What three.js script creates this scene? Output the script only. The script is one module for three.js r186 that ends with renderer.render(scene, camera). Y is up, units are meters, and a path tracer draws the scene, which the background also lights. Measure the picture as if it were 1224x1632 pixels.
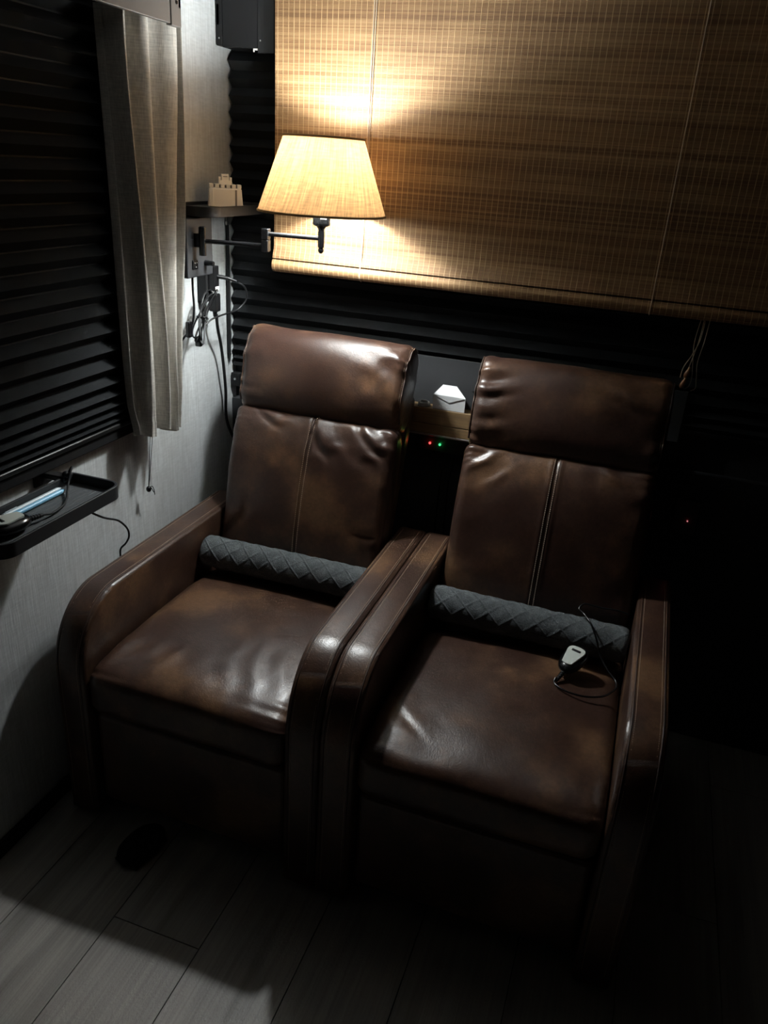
import * as THREE from 'three';
import { mergeGeometries, toCreasedNormals } from 'three/addons/utils/BufferGeometryUtils.js';
import { RoundedBoxGeometry } from 'three/addons/geometries/RoundedBoxGeometry.js';
import { ConvexGeometry } from 'three/addons/geometries/ConvexGeometry.js';

// ---------------------------------------------------------------- camera, light, exposure
const scene = new THREE.Scene();
scene.background = new THREE.Color(0x000000);
const camera = new THREE.PerspectiveCamera(66.4, 1224 / 1632, 0.05, 30);
camera.position.set(1.285, 1.645, 2.31);
camera.up.set(-0.18803, 0.91083, -0.36747);
camera.lookAt(1.285 - 0.27459, 1.645 - 0.40798, 2.31 - 0.87072);
scene.add(camera);
const renderer = new THREE.WebGLRenderer({ antialias: true });
renderer.toneMapping = THREE.LinearToneMapping;
renderer.toneMappingExposure = 1.0;
renderer.shadowMap.enabled = true;
const LAMP = { x: 0.434, y: 1.630, z: 0.32, color: new THREE.Color().setRGB(0.93, 0.985, 1.0), power: 2.2 };

// ---------------------------------------------------------------- helpers
function mulberry(a) { return () => { a |= 0; a = a + 0x6D2B79F5 | 0; let t = Math.imul(a ^ a >>> 15, 1 | a); t = t + Math.imul(t ^ t >>> 7, 61 | t) ^ t; return ((t ^ t >>> 14) >>> 0) / 4294967296; }; }
const clamp = (v, a = 0, b = 1) => Math.min(b, Math.max(a, v));
const lerp = (a, b, t) => a + (b - a) * t;
const smooth = t => { t = clamp(t); return t * t * (3 - 2 * t); };
function hash(x, y, s) { let h = Math.imul(x, 374761393) ^ Math.imul(y, 668265263) ^ Math.imul(s, 2246822519); h = Math.imul(h ^ h >>> 13, 1274126177); h ^= h >>> 16; return (h >>> 0) / 4294967296; }
function vnoise(x, y, px, py, s) {            // value noise, periodic in px, py cells
  const xi = Math.floor(x), yi = Math.floor(y), fx = smooth(x - xi), fy = smooth(y - yi);
  const m = (a, p) => ((a % p) + p) % p;
  const x0 = m(xi, px), x1 = m(xi + 1, px), y0 = m(yi, py), y1 = m(yi + 1, py);
  return lerp(lerp(hash(x0, y0, s), hash(x1, y0, s), fx), lerp(hash(x0, y1, s), hash(x1, y1, s), fx), fy);
}
function fbm(u, v, px, py, oct, s) { let a = 0.5, t = 0, n = 0; for (let i = 0; i < oct; i++) { t += a * vnoise(u * px, v * py, px, py, s + i * 17); n += a; a *= 0.5; px *= 2; py *= 2; } return t / n; }
const noise1 = (x, s) => vnoise(x, 0.5, 4096, 1, s) * 2 - 1;
function tex(w, h, fn, srgb, mx, my) {        // fn(u, v) -> [r, g, b] 0..1 ; mx, my = metres covered
  const d = new Uint8Array(w * h * 4);
  for (let j = 0; j < h; j++) for (let i = 0; i < w; i++) {
    const c = fn((i + 0.5) / w, (j + 0.5) / h, i, j), k = (j * w + i) * 4;
    if (typeof c === 'number') d[k] = d[k + 1] = d[k + 2] = clamp(c) * 255;
    else { d[k] = clamp(c[0]) * 255; d[k + 1] = clamp(c[1]) * 255; d[k + 2] = clamp(c[2]) * 255; }
    d[k + 3] = 255;
  }
  const t = new THREE.DataTexture(d, w, h);
  t.magFilter = THREE.LinearFilter; t.minFilter = THREE.LinearMipmapLinearFilter; t.generateMipmaps = true;
  t.wrapS = t.wrapT = THREE.RepeatWrapping; t.repeat.set(1 / mx, 1 / my);
  if (srgb) t.colorSpace = THREE.SRGBColorSpace;
  t.needsUpdate = true; return t;
}
const mix3 = (a, b, t) => [lerp(a[0], b[0], t), lerp(a[1], b[1], t), lerp(a[2], b[2], t)];
const C255 = (r, g, b) => [r / 255, g / 255, b / 255];
const std = o => new THREE.MeshPhysicalMaterial({ side: THREE.DoubleSide, ...o });
const rgb = (r, g, b) => new THREE.Color().setRGB(r, g, b);

const used = {};
function numbered(n) { if (!(n in used)) { used[n] = 0; return n; } used[n]++; return n + '_' + String(used[n]).padStart(3, '0'); }
function shadows(m) { m.castShadow = true; m.receiveShadow = true; return m; }
function thing(name, label, category, pos = [0, 0, 0], group) {
  const o = new THREE.Group(); o.name = numbered(name); o.position.set(...pos);
  o.userData = { label, category }; if (group) o.userData.group = group;
  scene.add(o); return o;
}
function part(parent, name, geo, mat, label) {
  const g = Array.isArray(geo) ? merge(geo) : geo;
  const m = shadows(new THREE.Mesh(g, mat)); m.name = name; if (label) m.userData.label = label;
  parent.add(m); return m;
}
function struct(name, geo, mat, label) { const m = shadows(new THREE.Mesh(geo, mat)); m.name = numbered(name); m.userData = { kind: 'structure' }; if (label) m.userData.label = label; scene.add(m); return m; }
function merge(list) { return mergeGeometries(list.map(g => { const q = g.index ? g.toNonIndexed() : g; for (const k of Object.keys(q.attributes)) if (!['position', 'normal', 'uv'].includes(k)) q.deleteAttribute(k); return q; })); }
function metric(g) {                           // box-projected uv in metres
  const q = g.index ? g.toNonIndexed() : g, p = q.attributes.position, n = q.attributes.normal, uv = new Float32Array(p.count * 2);
  for (let i = 0; i < p.count; i++) {
    const ax = Math.abs(n.getX(i)), ay = Math.abs(n.getY(i)), az = Math.abs(n.getZ(i));
    const [a, b] = ax >= ay && ax >= az ? [p.getZ(i), p.getY(i)] : ay >= az ? [p.getX(i), p.getZ(i)] : [p.getX(i), p.getY(i)];
    uv[2 * i] = a; uv[2 * i + 1] = b;
  }
  q.setAttribute('uv', new THREE.BufferAttribute(uv, 2)); return q;
}
function box(x0, x1, y0, y1, z0, z1, r = 0) {
  const w = x1 - x0, h = y1 - y0, d = z1 - z0;
  const g = r ? new RoundedBoxGeometry(w, h, d, 3, Math.min(r, w / 2.01, h / 2.01, d / 2.01)) : new THREE.BoxGeometry(w, h, d);
  g.translate((x0 + x1) / 2, (y0 + y1) / 2, (z0 + z1) / 2); return metric(g);
}
const V = (x, y, z) => new THREE.Vector3(x, y, z);
function tube(pts, r, n = 60, rs = 8) { return new THREE.TubeGeometry(new THREE.CatmullRomCurve3(pts.map(p => V(...p))), n, r, rs, false); }
function cyl(a, b, r0, r1 = r0, seg = 20, caps = true) {
  const A = V(...a), B = V(...b), d = B.clone().sub(A), g = new THREE.CylinderGeometry(r1, r0, d.length(), seg, 1, !caps);
  g.applyQuaternion(new THREE.Quaternion().setFromUnitVectors(V(0, 1, 0), d.clone().normalize()));
  g.translate((A.x + B.x) / 2, (A.y + B.y) / 2, (A.z + B.z) / 2); return g;
}
function ball(p, r, sx = 1, sy = 1, sz = 1, seg = 16) { const g = new THREE.SphereGeometry(r, seg, seg * 0.75 | 0); g.scale(sx, sy, sz); g.translate(...p); return g; }
// surface from a grid of points; wrapV closes it around v
function grid(nu, nv, fn, wrapV, uvfn) {
  const pos = [], uv = [], idx = [], cols = nv + 1;
  for (let i = 0; i <= nu; i++) for (let j = 0; j <= nv; j++) { const p = fn(i / nu, j / nv, i, j); pos.push(...p); const t = uvfn ? uvfn(i / nu, j / nv, p) : [i / nu, j / nv]; uv.push(...t); }
  for (let i = 0; i < nu; i++) for (let j = 0; j < nv; j++) { const a = i * cols + j, b = a + 1, c = a + cols, d = c + 1; idx.push(a, c, b, b, c, d); }
  const g = new THREE.BufferGeometry();
  g.setAttribute('position', new THREE.Float32BufferAttribute(pos, 3)); g.setAttribute('uv', new THREE.Float32BufferAttribute(uv, 2)); g.setIndex(idx);
  g.computeVertexNormals();
  if (wrapV) { const n = g.attributes.normal; for (let i = 0; i <= nu; i++) { const a = i * cols, b = a + nv; const v = V(n.getX(a) + n.getX(b), n.getY(a) + n.getY(b), n.getZ(a) + n.getZ(b)).normalize(); n.setXYZ(a, v.x, v.y, v.z); n.setXYZ(b, v.x, v.y, v.z); } }
  return g;
}
function outward(g) {                          // make a closed surface face outwards
  const p = g.attributes.position, ix = g.index.array; let vol = 0; const a = V(0, 0, 0), b = V(0, 0, 0), c = V(0, 0, 0);
  for (let i = 0; i < ix.length; i += 3) { a.fromBufferAttribute(p, ix[i]); b.fromBufferAttribute(p, ix[i + 1]); c.fromBufferAttribute(p, ix[i + 2]); vol += a.dot(b.clone().cross(c)); }
  if (vol < 0) { for (let i = 0; i < ix.length; i += 3) { const t = ix[i + 1]; ix[i + 1] = ix[i + 2]; ix[i + 2] = t; } const n = g.attributes.normal; for (let i = 0; i < n.count; i++) n.setXYZ(i, -n.getX(i), -n.getY(i), -n.getZ(i)); }
  return g;
}

// ---------------------------------------------------------------- materials
// mottled pull-up leather
const leatherMap = tex(1024, 1024, (u, v) => {
  const big = fbm(u, v, 4, 4, 5, 3), mid = fbm(u, v, 11, 9, 4, 41), fine = fbm(u, v, 90, 90, 2, 77);
  let t = clamp((big - 0.5) * 2.6 + 0.42 + (mid - 0.5) * 0.9);
  const c = mix3(C255(60, 42, 35), C255(104, 77, 56), t * t);
  const k = 0.9 + 0.2 * fine; return [c[0] * k, c[1] * k, c[2] * k];
}, true, 0.62, 0.62);
const leatherBump = tex(1024, 1024, (u, v) => {
  const a = fbm(u, v, 160, 160, 2, 5), b = fbm(u, v, 22, 22, 3, 9);
  return 0.55 * a + 0.45 * b;
}, false, 0.34, 0.34);
const leatherRough = tex(512, 512, (u, v) => { const t = fbm(u, v, 10, 10, 4, 21); return [0, 0.78 + 0.35 * (t - 0.5), 0]; }, false, 0.5, 0.5);
const leather = std({ color: rgb(0.92, 0.9, 0.9), map: leatherMap, roughness: 0.44, roughnessMap: leatherRough, bumpMap: leatherBump, bumpScale: 0.00045 });
const thread = std({ color: rgb(0.46, 0.35, 0.26), roughness: 0.8 });
// linen-look wall vinyl: fine upright streaks
const wallMap = tex(1024, 512, (u, v) => {
  const s = fbm(u, v, 200, 10, 2, 31), h = fbm(u, v, 30, 130, 2, 37), l = fbm(u, v, 40, 3, 3, 33), b = fbm(u, v, 4, 4, 3, 39);
  const k = 0.93 + 0.13 * (s - 0.5) + 0.08 * (h - 0.5) + 0.06 * (l - 0.5) + 0.05 * (b - 0.5);
  return [0.795 * k, 0.81 * k, 0.81 * k];
}, true, 0.5, 0.5);
const wallBump = tex(512, 512, (u, v) => 0.6 * fbm(u, v, 150, 12, 2, 31) + 0.4 * fbm(u, v, 20, 120, 2, 37), false, 0.4, 0.4);
const wallMat = std({ map: wallMap, bumpMap: wallBump, bumpScale: 0.0006, roughness: 0.75 });
const darkPanel = std({ color: rgb(0.04, 0.041, 0.043), roughness: 0.7, specularIntensity: 0.3 });
const woodPanel = std({ color: rgb(0.035, 0.026, 0.019), roughness: 0.6, specularIntensity: 0.4 });
const ceilingMat = std({ color: rgb(0.24, 0.23, 0.22), roughness: 0.9 });
// grey vinyl planks
function plankTex(seed) {
  return tex(256, 1024, (u, v) => {
    const g = fbm(u, v, 26, 3, 4, seed), f = fbm(u, v, 90, 8, 2, seed + 5), b = fbm(u, v, 2, 2, 3, seed + 9);
    const kn = fbm(u, v, 5, 3, 3, seed + 11); const k = 0.60 + 0.10 * (g - 0.5) + 0.08 * (f - 0.5) + 0.10 * (b - 0.5) - 0.12 * clamp((kn - 0.62) * 4);
    return [k * 1.03, k, k * 0.955];
  }, true, 0.225, 1.2);
}
const plankBump = tex(512, 512, (u, v) => 0.5 * fbm(u, v, 150, 60, 2, 6) + 0.5 * fbm(u, v, 60, 60, 3, 7), false, 0.25, 0.25);
const plankMats = [101, 202, 303].map(s => std({ map: plankTex(s), bumpMap: plankBump, bumpScale: 0.0006, roughness: 0.48 }));
const subfloor = std({ color: rgb(0.012, 0.011, 0.01), roughness: 0.9 });
// woven reed blind: level reeds, upright tie threads
const REED = 0.0155;
function reeds(u, v, i, j) {
  const row = Math.floor(v * 330), fr = v * 330 - row, r1 = hash(row, 7, 3), band = fbm(0.3, v, 3, 48, 4, 55), along = fbm(u, v, 2, 330, 1, 57), lump = fbm(u, v, 5, 60, 2, 59);
  const tx = (u * 20) % 1, th = Math.abs(tx - 0.5) * REED < 0.00075;
  return { row, fr, r1, band, along, lump, th };
}
const blindMap = tex(1024, 2048, (u, v) => {
  const q = reeds(u, v); let t = clamp(0.15 + 0.45 * (q.band - 0.5) * 1.5 + 0.4 * q.r1 + 0.35 * (q.along - 0.5) + 0.3 * (q.lump - 0.5));
  let c = mix3(C255(118, 86, 54), C255(188, 152, 106), t);
  const groove = Math.min(q.fr, 1 - q.fr); if (groove < 0.14) c = c.map(x => x * 0.78);
  if (q.th) c = mix3(c, C255(206, 174, 126), 0.75);
  return c;
}, true, REED * 20, 1.0);
const blindBump = tex(1024, 2048, (u, v) => { const q = reeds(u, v); return q.th ? 1 : 0.75 * Math.sin(Math.PI * q.fr) * (0.6 + 0.4 * q.r1); }, false, REED * 20, 1.0);
const blindMat = std({ map: blindMap, bumpMap: blindBump, bumpScale: 0.0007, roughness: 0.62 });
const cordMat = std({ color: rgb(0.58, 0.47, 0.34), roughness: 0.9 });
// cloths
const clothBump = tex(512, 512, (u, v, i, j) => 0.5 + 0.25 * Math.sin(u * Math.PI * 2 * 110) * (0.5 + fbm(u, v, 110, 8, 1, 8)) + 0.25 * Math.sin(v * Math.PI * 2 * 110) * (0.5 + fbm(u, v, 8, 110, 1, 9)), false, 0.12, 0.12);
const curtainMap = tex(512, 512, (u, v) => { const k = 0.92 + 0.16 * (fbm(u, v, 120, 14, 2, 61) - 0.5) + 0.16 * (fbm(u, v, 14, 120, 2, 63) - 0.5); return [0.80 * k, 0.785 * k, 0.75 * k]; }, true, 0.2, 0.2);
const curtainMat = std({ map: curtainMap, bumpMap: clothBump, bumpScale: 0.0005, roughness: 0.95, sheen: 0.15 });
const bolsterMap = tex(512, 512, (u, v) => { const k = 0.85 + 0.5 * (fbm(u, v, 120, 120, 2, 71) - 0.5) + 0.3 * (fbm(u, v, 10, 10, 3, 73) - 0.5); return [0.375 * k, 0.395 * k, 0.405 * k]; }, true, 0.15, 0.15);
const bolsterBump = tex(512, 512, (u, v) => fbm(u, v, 130, 130, 2, 75), false, 0.15, 0.15);
const bolsterMat = std({ map: bolsterMap, bumpMap: bolsterBump, bumpScale: 0.0015, roughness: 0.95 });
const shadeClothMap = tex(512, 512, (u, v) => { const k = 0.5 + 0.35 * (fbm(u, v, 100, 6, 3, 81) - 0.5) + 0.18 * (fbm(u, v, 10, 90, 2, 83) - 0.5) + 0.5; return [0.98 * k, 0.79 * k, 0.57 * k]; }, true, 0.25, 0.25);
const shadeMat = std({ map: shadeClothMap, roughness: 1, transmission: 0.33, thickness: 0, specularIntensity: 0.1 });
const linerMat = std({ color: rgb(0.78, 0.78, 0.76), roughness: 1, transmission: 0.15, thickness: 0, specularIntensity: 0.1 });
const trimTape = std({ color: rgb(0.32, 0.19, 0.075), roughness: 0.9 });
const pleatMat = std({ color: rgb(0.017, 0.018, 0.019), roughness: 0.9, specularIntensity: 0.12, bumpMap: clothBump, bumpScale: 0.0004 });
const blackPlastic = std({ color: rgb(0.009, 0.009, 0.0095), roughness: 0.33, specularIntensity: 0.7 });
const blackMatte = std({ color: rgb(0.011, 0.011, 0.0115), roughness: 0.6, specularIntensity: 0.35 });
const blackSatin = std({ color: rgb(0.007, 0.007, 0.0075), roughness: 0.2, specularIntensity: 0.8 });
const bronze = std({ color: rgb(0.075, 0.066, 0.058), roughness: 0.5 });
const trayMat = std({ color: rgb(0.026, 0.027, 0.029), roughness: 0.45, specularIntensity: 0.7 });
const trayFloor = std({ color: rgb(0.075, 0.08, 0.084), roughness: 0.5, specularIntensity: 0.6 });
const steel = std({ color: rgb(0.6, 0.6, 0.6), metalness: 1, roughness: 0.3 });
const whitePlastic = std({ color: rgb(0.82, 0.80, 0.75), roughness: 0.5 });
const cardWhite = std({ color: rgb(0.74, 0.75, 0.75), roughness: 0.7 });
const darkSlot = std({ color: rgb(0.22, 0.21, 0.19), roughness: 0.8 });
const greyFace = std({ color: rgb(0.50, 0.54, 0.50), roughness: 0.5 });
const bluePen = std({ color: rgb(0.22, 0.50, 0.72), roughness: 0.35 });
const palePen = std({ color: rgb(0.50, 0.58, 0.62), roughness: 0.35 });
const amberWood = std({ color: rgb(0.30, 0.14, 0.06), roughness: 0.3, clearcoat: 0.4 });
const ledgeMap = tex(1024, 256, (u, v) => { const k = 0.9 + 0.35 * (fbm(u, v, 5, 40, 4, 91) - 0.5); return [0.56 * k, 0.45 * k, 0.31 * k]; }, true, 0.8, 0.2);
const ledgeWood = std({ map: ledgeMap, roughness: 0.55 });

// ---------------------------------------------------------------- the room
const RX = 4.2, RZ = 3.6, RY = 2.12;
{
  const fl = struct('floor', box(-0.08, RX, -0.06, -0.006, -0.08, RZ), subfloor);
  // planks: each its own mesh, seams at x = 0.367 + k * 0.225
  const rnd = mulberry(5), gap = 0.0022;
  let n = 0;
  for (let k = -2; k < 17; k++) {
    const x0 = Math.max(0, 0.367 + k * 0.225), x1 = Math.min(RX, 0.367 + (k + 1) * 0.225); if (x1 - x0 < 0.02) continue;
    let z = k === 0 ? 1.272 - 1.2 : k === 1 ? -0.55 : -rnd() * 1.1;
    for (; z < RZ; z += 1.2) {
      const a = Math.max(0, z), b = Math.min(RZ, z + 1.2); if (b - a < 0.02) continue;
      const g = box(x0 + gap / 2, x1 - gap / 2, -0.008, 0, a + gap / 2, b - gap / 2);
      const uv = g.attributes.uv, p = g.attributes.position; const off = rnd();
      for (let i = 0; i < uv.count; i++) uv.setXY(i, p.getX(i) - x0, p.getZ(i) + off);
      const m = part(fl, 'plank', g, plankMats[n++ % 3]); if (n > 1) m.name = 'plank_' + String(n - 1).padStart(3, '0');
    }
  }
  struct('wall_left', box(-0.08, 0, 0, RY, -0.08, RZ), wallMat);
  struct('wall_back', box(0, RX, 0, RY, -0.08, 0), darkPanel);
  struct('wall_right', box(RX, RX + 0.08, 0, RY, -0.08, RZ), woodPanel);
  struct('wall_front', box(-0.08, RX + 0.08, 0, RY, RZ, RZ + 0.08), woodPanel);
  struct('ceiling', box(-0.08, RX + 0.08, RY, RY + 0.08, -0.08, RZ + 0.08), ceilingMat);
  struct('baseboard_left', box(0, 0.012, 0, 0.046, 0.002, RZ, 0.003), blackMatte);
}

// ---------------------------------------------------------------- pleated window shades (parts: each pleat)
function pleatGeo(len, h, depth, alongZ) {     // one fold: two sloping faces, real fabric thickness
  const s = new THREE.Shape(); const t = 0.0012;
  s.moveTo(0, 0); s.lineTo(depth, h / 2); s.lineTo(0, h); s.lineTo(-t, h); s.lineTo(depth - t * 1.6, h / 2); s.lineTo(-t, 0);
  const g = new THREE.ExtrudeGeometry(s, { depth: len, bevelEnabled: false });   // along +z, depth along +x
  if (!alongZ) { g.rotateY(-Math.PI / 2); }    // +x -> +z, +z -> -x
  return metric(g);
}
function pleatedShade(root, alongZ, a0, a1, yTop, ys, depth, base) {
  let k = 0;
  for (let i = 0; i + 1 < ys.length; i++) {
    const h = ys[i] - ys[i + 1], g = pleatGeo(a1 - a0, h, depth, alongZ);
    if (alongZ) g.translate(base, ys[i + 1], a0); else g.translate(a1, ys[i + 1], base);
    const m = part(root, k ? 'pleat_' + String(k).padStart(3, '0') : 'pleat', g, pleatMat); k++;
  }
}
{ // window shade on the left wall
  const w = struct('window_1', merge([box(0, 0.022, 0.933, 0.962, 0.549, 1.95, 0.004), box(0, 0.022, 0.933, 1.95, 0.549, 0.585, 0.004), box(0, 0.022, 0.933, 1.95, 1.91, 1.95, 0.004), box(0, 0.022, 1.91, 1.95, 0.549, 1.95, 0.004)]), blackMatte);
  part(w, 'pane', box(0.001, 0.006, 0.95, 1.92, 0.57, 1.93), blackMatte);
  const sh = thing('pleated_shade', 'black pleated fabric shade covering the window beside the hanging curtain', 'window shade', [0, 0, 0], 'black pleated shades');
  const ys = [1.93]; let y = 1.93;
  while (y > 0.99) { const h = y > 1.16 ? 0.046 : lerp(0.013, 0.046, clamp((y - 0.975) / 0.19)); y -= h; ys.push(y); }
  pleatedShade(sh, true, 0.592, 1.90, 1.93, ys, 0.026, 0.004);
  part(sh, 'bottom_rail', box(0.003, 0.03, 0.964, y - 0.001, 0.592, 1.90, 0.005), blackPlastic);
}
{ // window shade on the back wall
  const w = struct('window_2', merge([box(0.004, 2.2, 1.105, 1.135, 0, 0.012, 0.003), box(2.16, 2.2, 1.105, 1.95, 0, 0.012, 0.003)]), blackMatte);
  part(w, 'pane', box(0.004, 2.18, 1.12, 1.95, 0.001, 0.004), blackMatte);
  const sh = thing('pleated_shade', 'black pleated fabric shade behind the woven bamboo blind', 'window shade', [0, 0, 0], 'black pleated shades');
  const ys = [1.902]; let y = 1.902;
  while (y > 1.02) { const h = y > 1.12 ? 0.044 : lerp(0.018, 0.044, clamp((y - 1.01) / 0.11)); y -= h; ys.push(y); }
  pleatedShade(sh, false, 0.008, 2.15, 1.94, ys, 0.022, 0.0125);
  part(sh, 'bottom_rail', box(0.008, 2.15, y - 0.015, y - 0.001, 0.0125, 0.032, 0.004), blackPlastic);
}
{ // valance above the left window
  const o = thing('window_valance', 'dark bronze box valance with a screwed end cap above the grey curtain', 'valance', [0, 1.902, 0.459]);
  part(o, 'face_board', box(0.112, 0.124, 0, 0.16, 0.042, 1.6, 0.002), bronze);
  part(o, 'end_cap', merge([box(0.002, 0.126, 0.034, 0.162, 0, 0.012, 0.002), box(0.11, 0.126, -0.003, 0.162, 0.0, 0.041, 0.002)]), bronze);
  part(o, 'screw', cyl([0.1255, 0.045, 0.019], [0.1285, 0.045, 0.019], 0.0045, 0.0035, 14), blackSatin, 'black screw head');
}
{ // valance above the back window
  const o = thing('window_valance', 'black box valance mounted in the corner above the back window shade', 'valance', [0.004, 1.906, 0]);
  part(o, 'face_board', box(0.018, 2.2, 0, 0.2, 0.080, 0.089, 0.002), blackMatte);
  part(o, 'end_cap', merge([box(0, 0.010, 0.004, 0.2, 0.003, 0.0905, 0.001), box(0, 0.0175, 0.004, 0.2, 0.080, 0.0905, 0.002)]), blackMatte);
  part(o, 'bracket', box(0.128, 0.178, -0.012, 0.18, 0.0892, 0.0915, 0.001), blackPlastic);
  for (const [x, y] of [[0.009, 0.022], [0.136, 0.018]]) part(o, 'screw', cyl([x, y, 0.0905], [x, y, 0.0925], 0.0024, 0.002, 10), steel, 'small steel screw head');
  part(o, 'clip', merge([box(0.113, 0.129, -0.004, -0.0005, 0.074, 0.090, 0.0008), box(0.113, 0.116, -0.009, -0.002, 0.086, 0.090, 0.0008)]), whitePlastic, 'small white plastic clip');
}

// ---------------------------------------------------------------- woven bamboo blind
{
  const o = thing('bamboo_blind', 'tan woven bamboo roll-up blind hanging behind the lamp', 'blind', [0.211, 1.3295, 0.142]);
  const L = 1.95, top = 0.775;
  const wob = (x, y) => 0.0016 * Math.sin(x * 2.1 + 1) + 0.0012 * Math.sin(y * 11 + x * 0.7) + 0.001 * noise1(x * 5 + y * 3, 4);
  const front = grid(90, 60, (u, v) => { const x = u * L, y = lerp(0.039, top, v), lip = smooth((0.075 - y) / 0.036); return [x, y, wob(x, y) + 0.011 * lip]; }, false, (u, v, p) => [p[0], p[1]]);
  const back = grid(90, 60, (u, v) => { const x = (1 - u) * L, y = lerp(0.039, top, v), lip = smooth((0.075 - y) / 0.036); return [x, y, wob(x, y) - 0.003 + 0.011 * lip]; }, false, (u, v, p) => [p[0], p[1]]);
  part(o, 'reed_sheet', merge([front, back]), blindMat);
  // the gathered roll at the foot
  const roll = outward(grid(96, 28, (u, v, i) => {
    const e = 4, cap = i < e || i > 96 - e; const uu = clamp((i - e) / (96 - 2 * e)), x = uu * L, a = v * Math.PI * 2;
    const k = i < e ? i / e : i > 96 - e ? (96 - i) / e : 1, r = cap ? Math.sqrt(1 - (1 - k) ** 2) : 1;
    const w = 1 + 0.03 * noise1(x * 6, 8);
    return [x + (i < e ? -0.003 * k : i > 96 - e ? 0.003 * k : 0), 0.0195 + Math.sin(a) * 0.0195 * r * w, -0.002 + Math.cos(a) * 0.0165 * r * w + wob(x, 0.03)];
  }, true, (u, v, p) => [p[0], 0.02 + v * 0.12]));
  part(o, 'bottom_roll', roll, blindMat);
  part(o, 'head_rail', box(0, L, 0.70, 0.79, -0.008, -0.003, 0.001), blindMat);
  // lift cords lying on the face and round the roll
  const cord = (x, r, dx) => tube([[x + dx, top, 0.004], [x + dx * 0.8, 0.5, 0.0045], [x + dx * 0.3, 0.2, 0.005], [x, 0.058, 0.010], [x, 0.042, 0.0135], [x, 0.034, 0.0125], [x, 0.022, 0.0165], [x, 0.006, 0.0125], [x, -0.0015, 0.0]], r, 80, 6);
  part(o, 'lift_cord', cord(0.2735, 0.0011, 0.002), cordMat); part(o, 'lift_cord', cord(0.275, 0.0010, 0.0065), cordMat);
  part(o, 'lift_cord', cord(1.069, 0.0014, 0), cordMat);
  // pull cords with turned wooden acorns
  const X = 1.198, pull = [];
  pull.push([[X + 0.0, 0.02, -0.004], [X - 0.006, -0.06, 0.002], [X + 0.001, -0.11, 0.004], [X + 0.006, -0.15, 0.004], [X + 0.002, -0.172, 0.005], [X - 0.008, -0.178, 0.005], [X - 0.012, -0.165, 0.005]]);
  pull.push([[X + 0.009, 0.02, -0.004], [X + 0.006, -0.05, 0.004], [X - 0.006, -0.09, 0.006], [X - 0.02, -0.125, 0.006], [X - 0.022, -0.15, 0.006]]);
  pull.push([[X + 0.006, 0.02, -0.004], [X + 0.004, -0.05, 0.0], [X - 0.003, -0.10, 0.008], [X - 0.009, -0.135, 0.008]]);
  pull.push([[X + 0.02, 0.02, -0.004], [X + 0.017, -0.05, 0.002], [X + 0.012, -0.11, 0.003], [X + 0.018, -0.15, 0.003], [X + 0.02, -0.175, 0.003], [X + 0.01, -0.182, 0.003]]);
  for (const p of pull) part(o, 'pull_cord', tube(p, 0.0010, 50, 6), cordMat);
  const acorn = [[0.0008, 0.020], [0.003, 0.018], [0.0032, 0.014], [0.0055, 0.008], [0.0068, 0], [0.006, -0.006], [0.003, -0.0105], [0.0005, -0.012]].map(p => new THREE.Vector2(...p));
  const lg = new THREE.LatheGeometry(acorn, 16); const a1 = lg.clone(); a1.rotateZ(-0.25); a1.translate(X - 0.008, -0.138, 0.009); const a2 = lg.clone(); a2.rotateZ(-0.3); a2.translate(X - 0.013, -0.166, 0.009);
  part(o, 'cord_bead', a1, amberWood, 'turned amber wooden bead'); part(o, 'cord_bead', a2, amberWood, 'turned amber wooden bead');
}

// ---------------------------------------------------------------- curtain beside the left window
{
  const o = thing('curtain', 'grey linen curtain gathered at its foot beside the black window shade', 'curtain', [0, 0.94, 0.55]);
  const topZ = [0.115, 0.098, 0.008, -0.112, -0.135], botZ = [0.096, 0.060, 0.010, -0.050, -0.078];
  const pick = (arr, q) => { const i = Math.min(arr.length - 2, Math.floor(q)), f = q - i; return lerp(arr[i], arr[i + 1], f); };
  const sheet = (off, v0 = 0, v1 = 1, n = 110) => grid(150, n, (u, vv) => {
    const v = lerp(v0, v1, vv), q = u * 4, h = v * 0.975, b = 1 - v;
    const k = smooth(b * 1.08);
    const z = lerp(pick(topZ, q), pick(botZ, q), k) + 0.010 * Math.sin(q * 2.2 + v * 5) * b;
    const ph = Math.cos((q - 1) * Math.PI * 2);
    const amp = lerp(0.028, 0.033, b) * (0.9 + 0.2 * noise1(q * 1.5 + v * 2, 12));
    let x = 0.072 + amp * (Math.sign(ph) * Math.pow(Math.abs(ph), 0.8)) + 0.004 * noise1(q * 3 + v * 3.3, 14);
    if (q < 0.5) x = lerp(0.042, x, q * 2);
    x += 0.004 * b * b * noise1(q * 9 + 2, 15);
    const pinch = smooth((0.10 - h) / 0.10);                       // hem drawn in by its cord
    return [lerp(x, 0.072 + (x - 0.072) * 0.6 + 0.006 * Math.sin(q * 7.3), pinch) + off, h + 0.006 * Math.sin(q * 4.1) * pinch - 0.016 * pinch * smooth((q - 1.2) / 1.6), z + pinch * (q > 1 ? -0.006 : 0)];
  }, false, (u, v) => [u * 0.5, lerp(v0, v1, v) * 0.975]);
  part(o, 'cloth', sheet(0), curtainMat);
  part(o, 'lining', sheet(-0.0025), curtainMat);
  part(o, 'hem', sheet(0.0016, 0, 0.042, 12), curtainMat);
}
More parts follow.
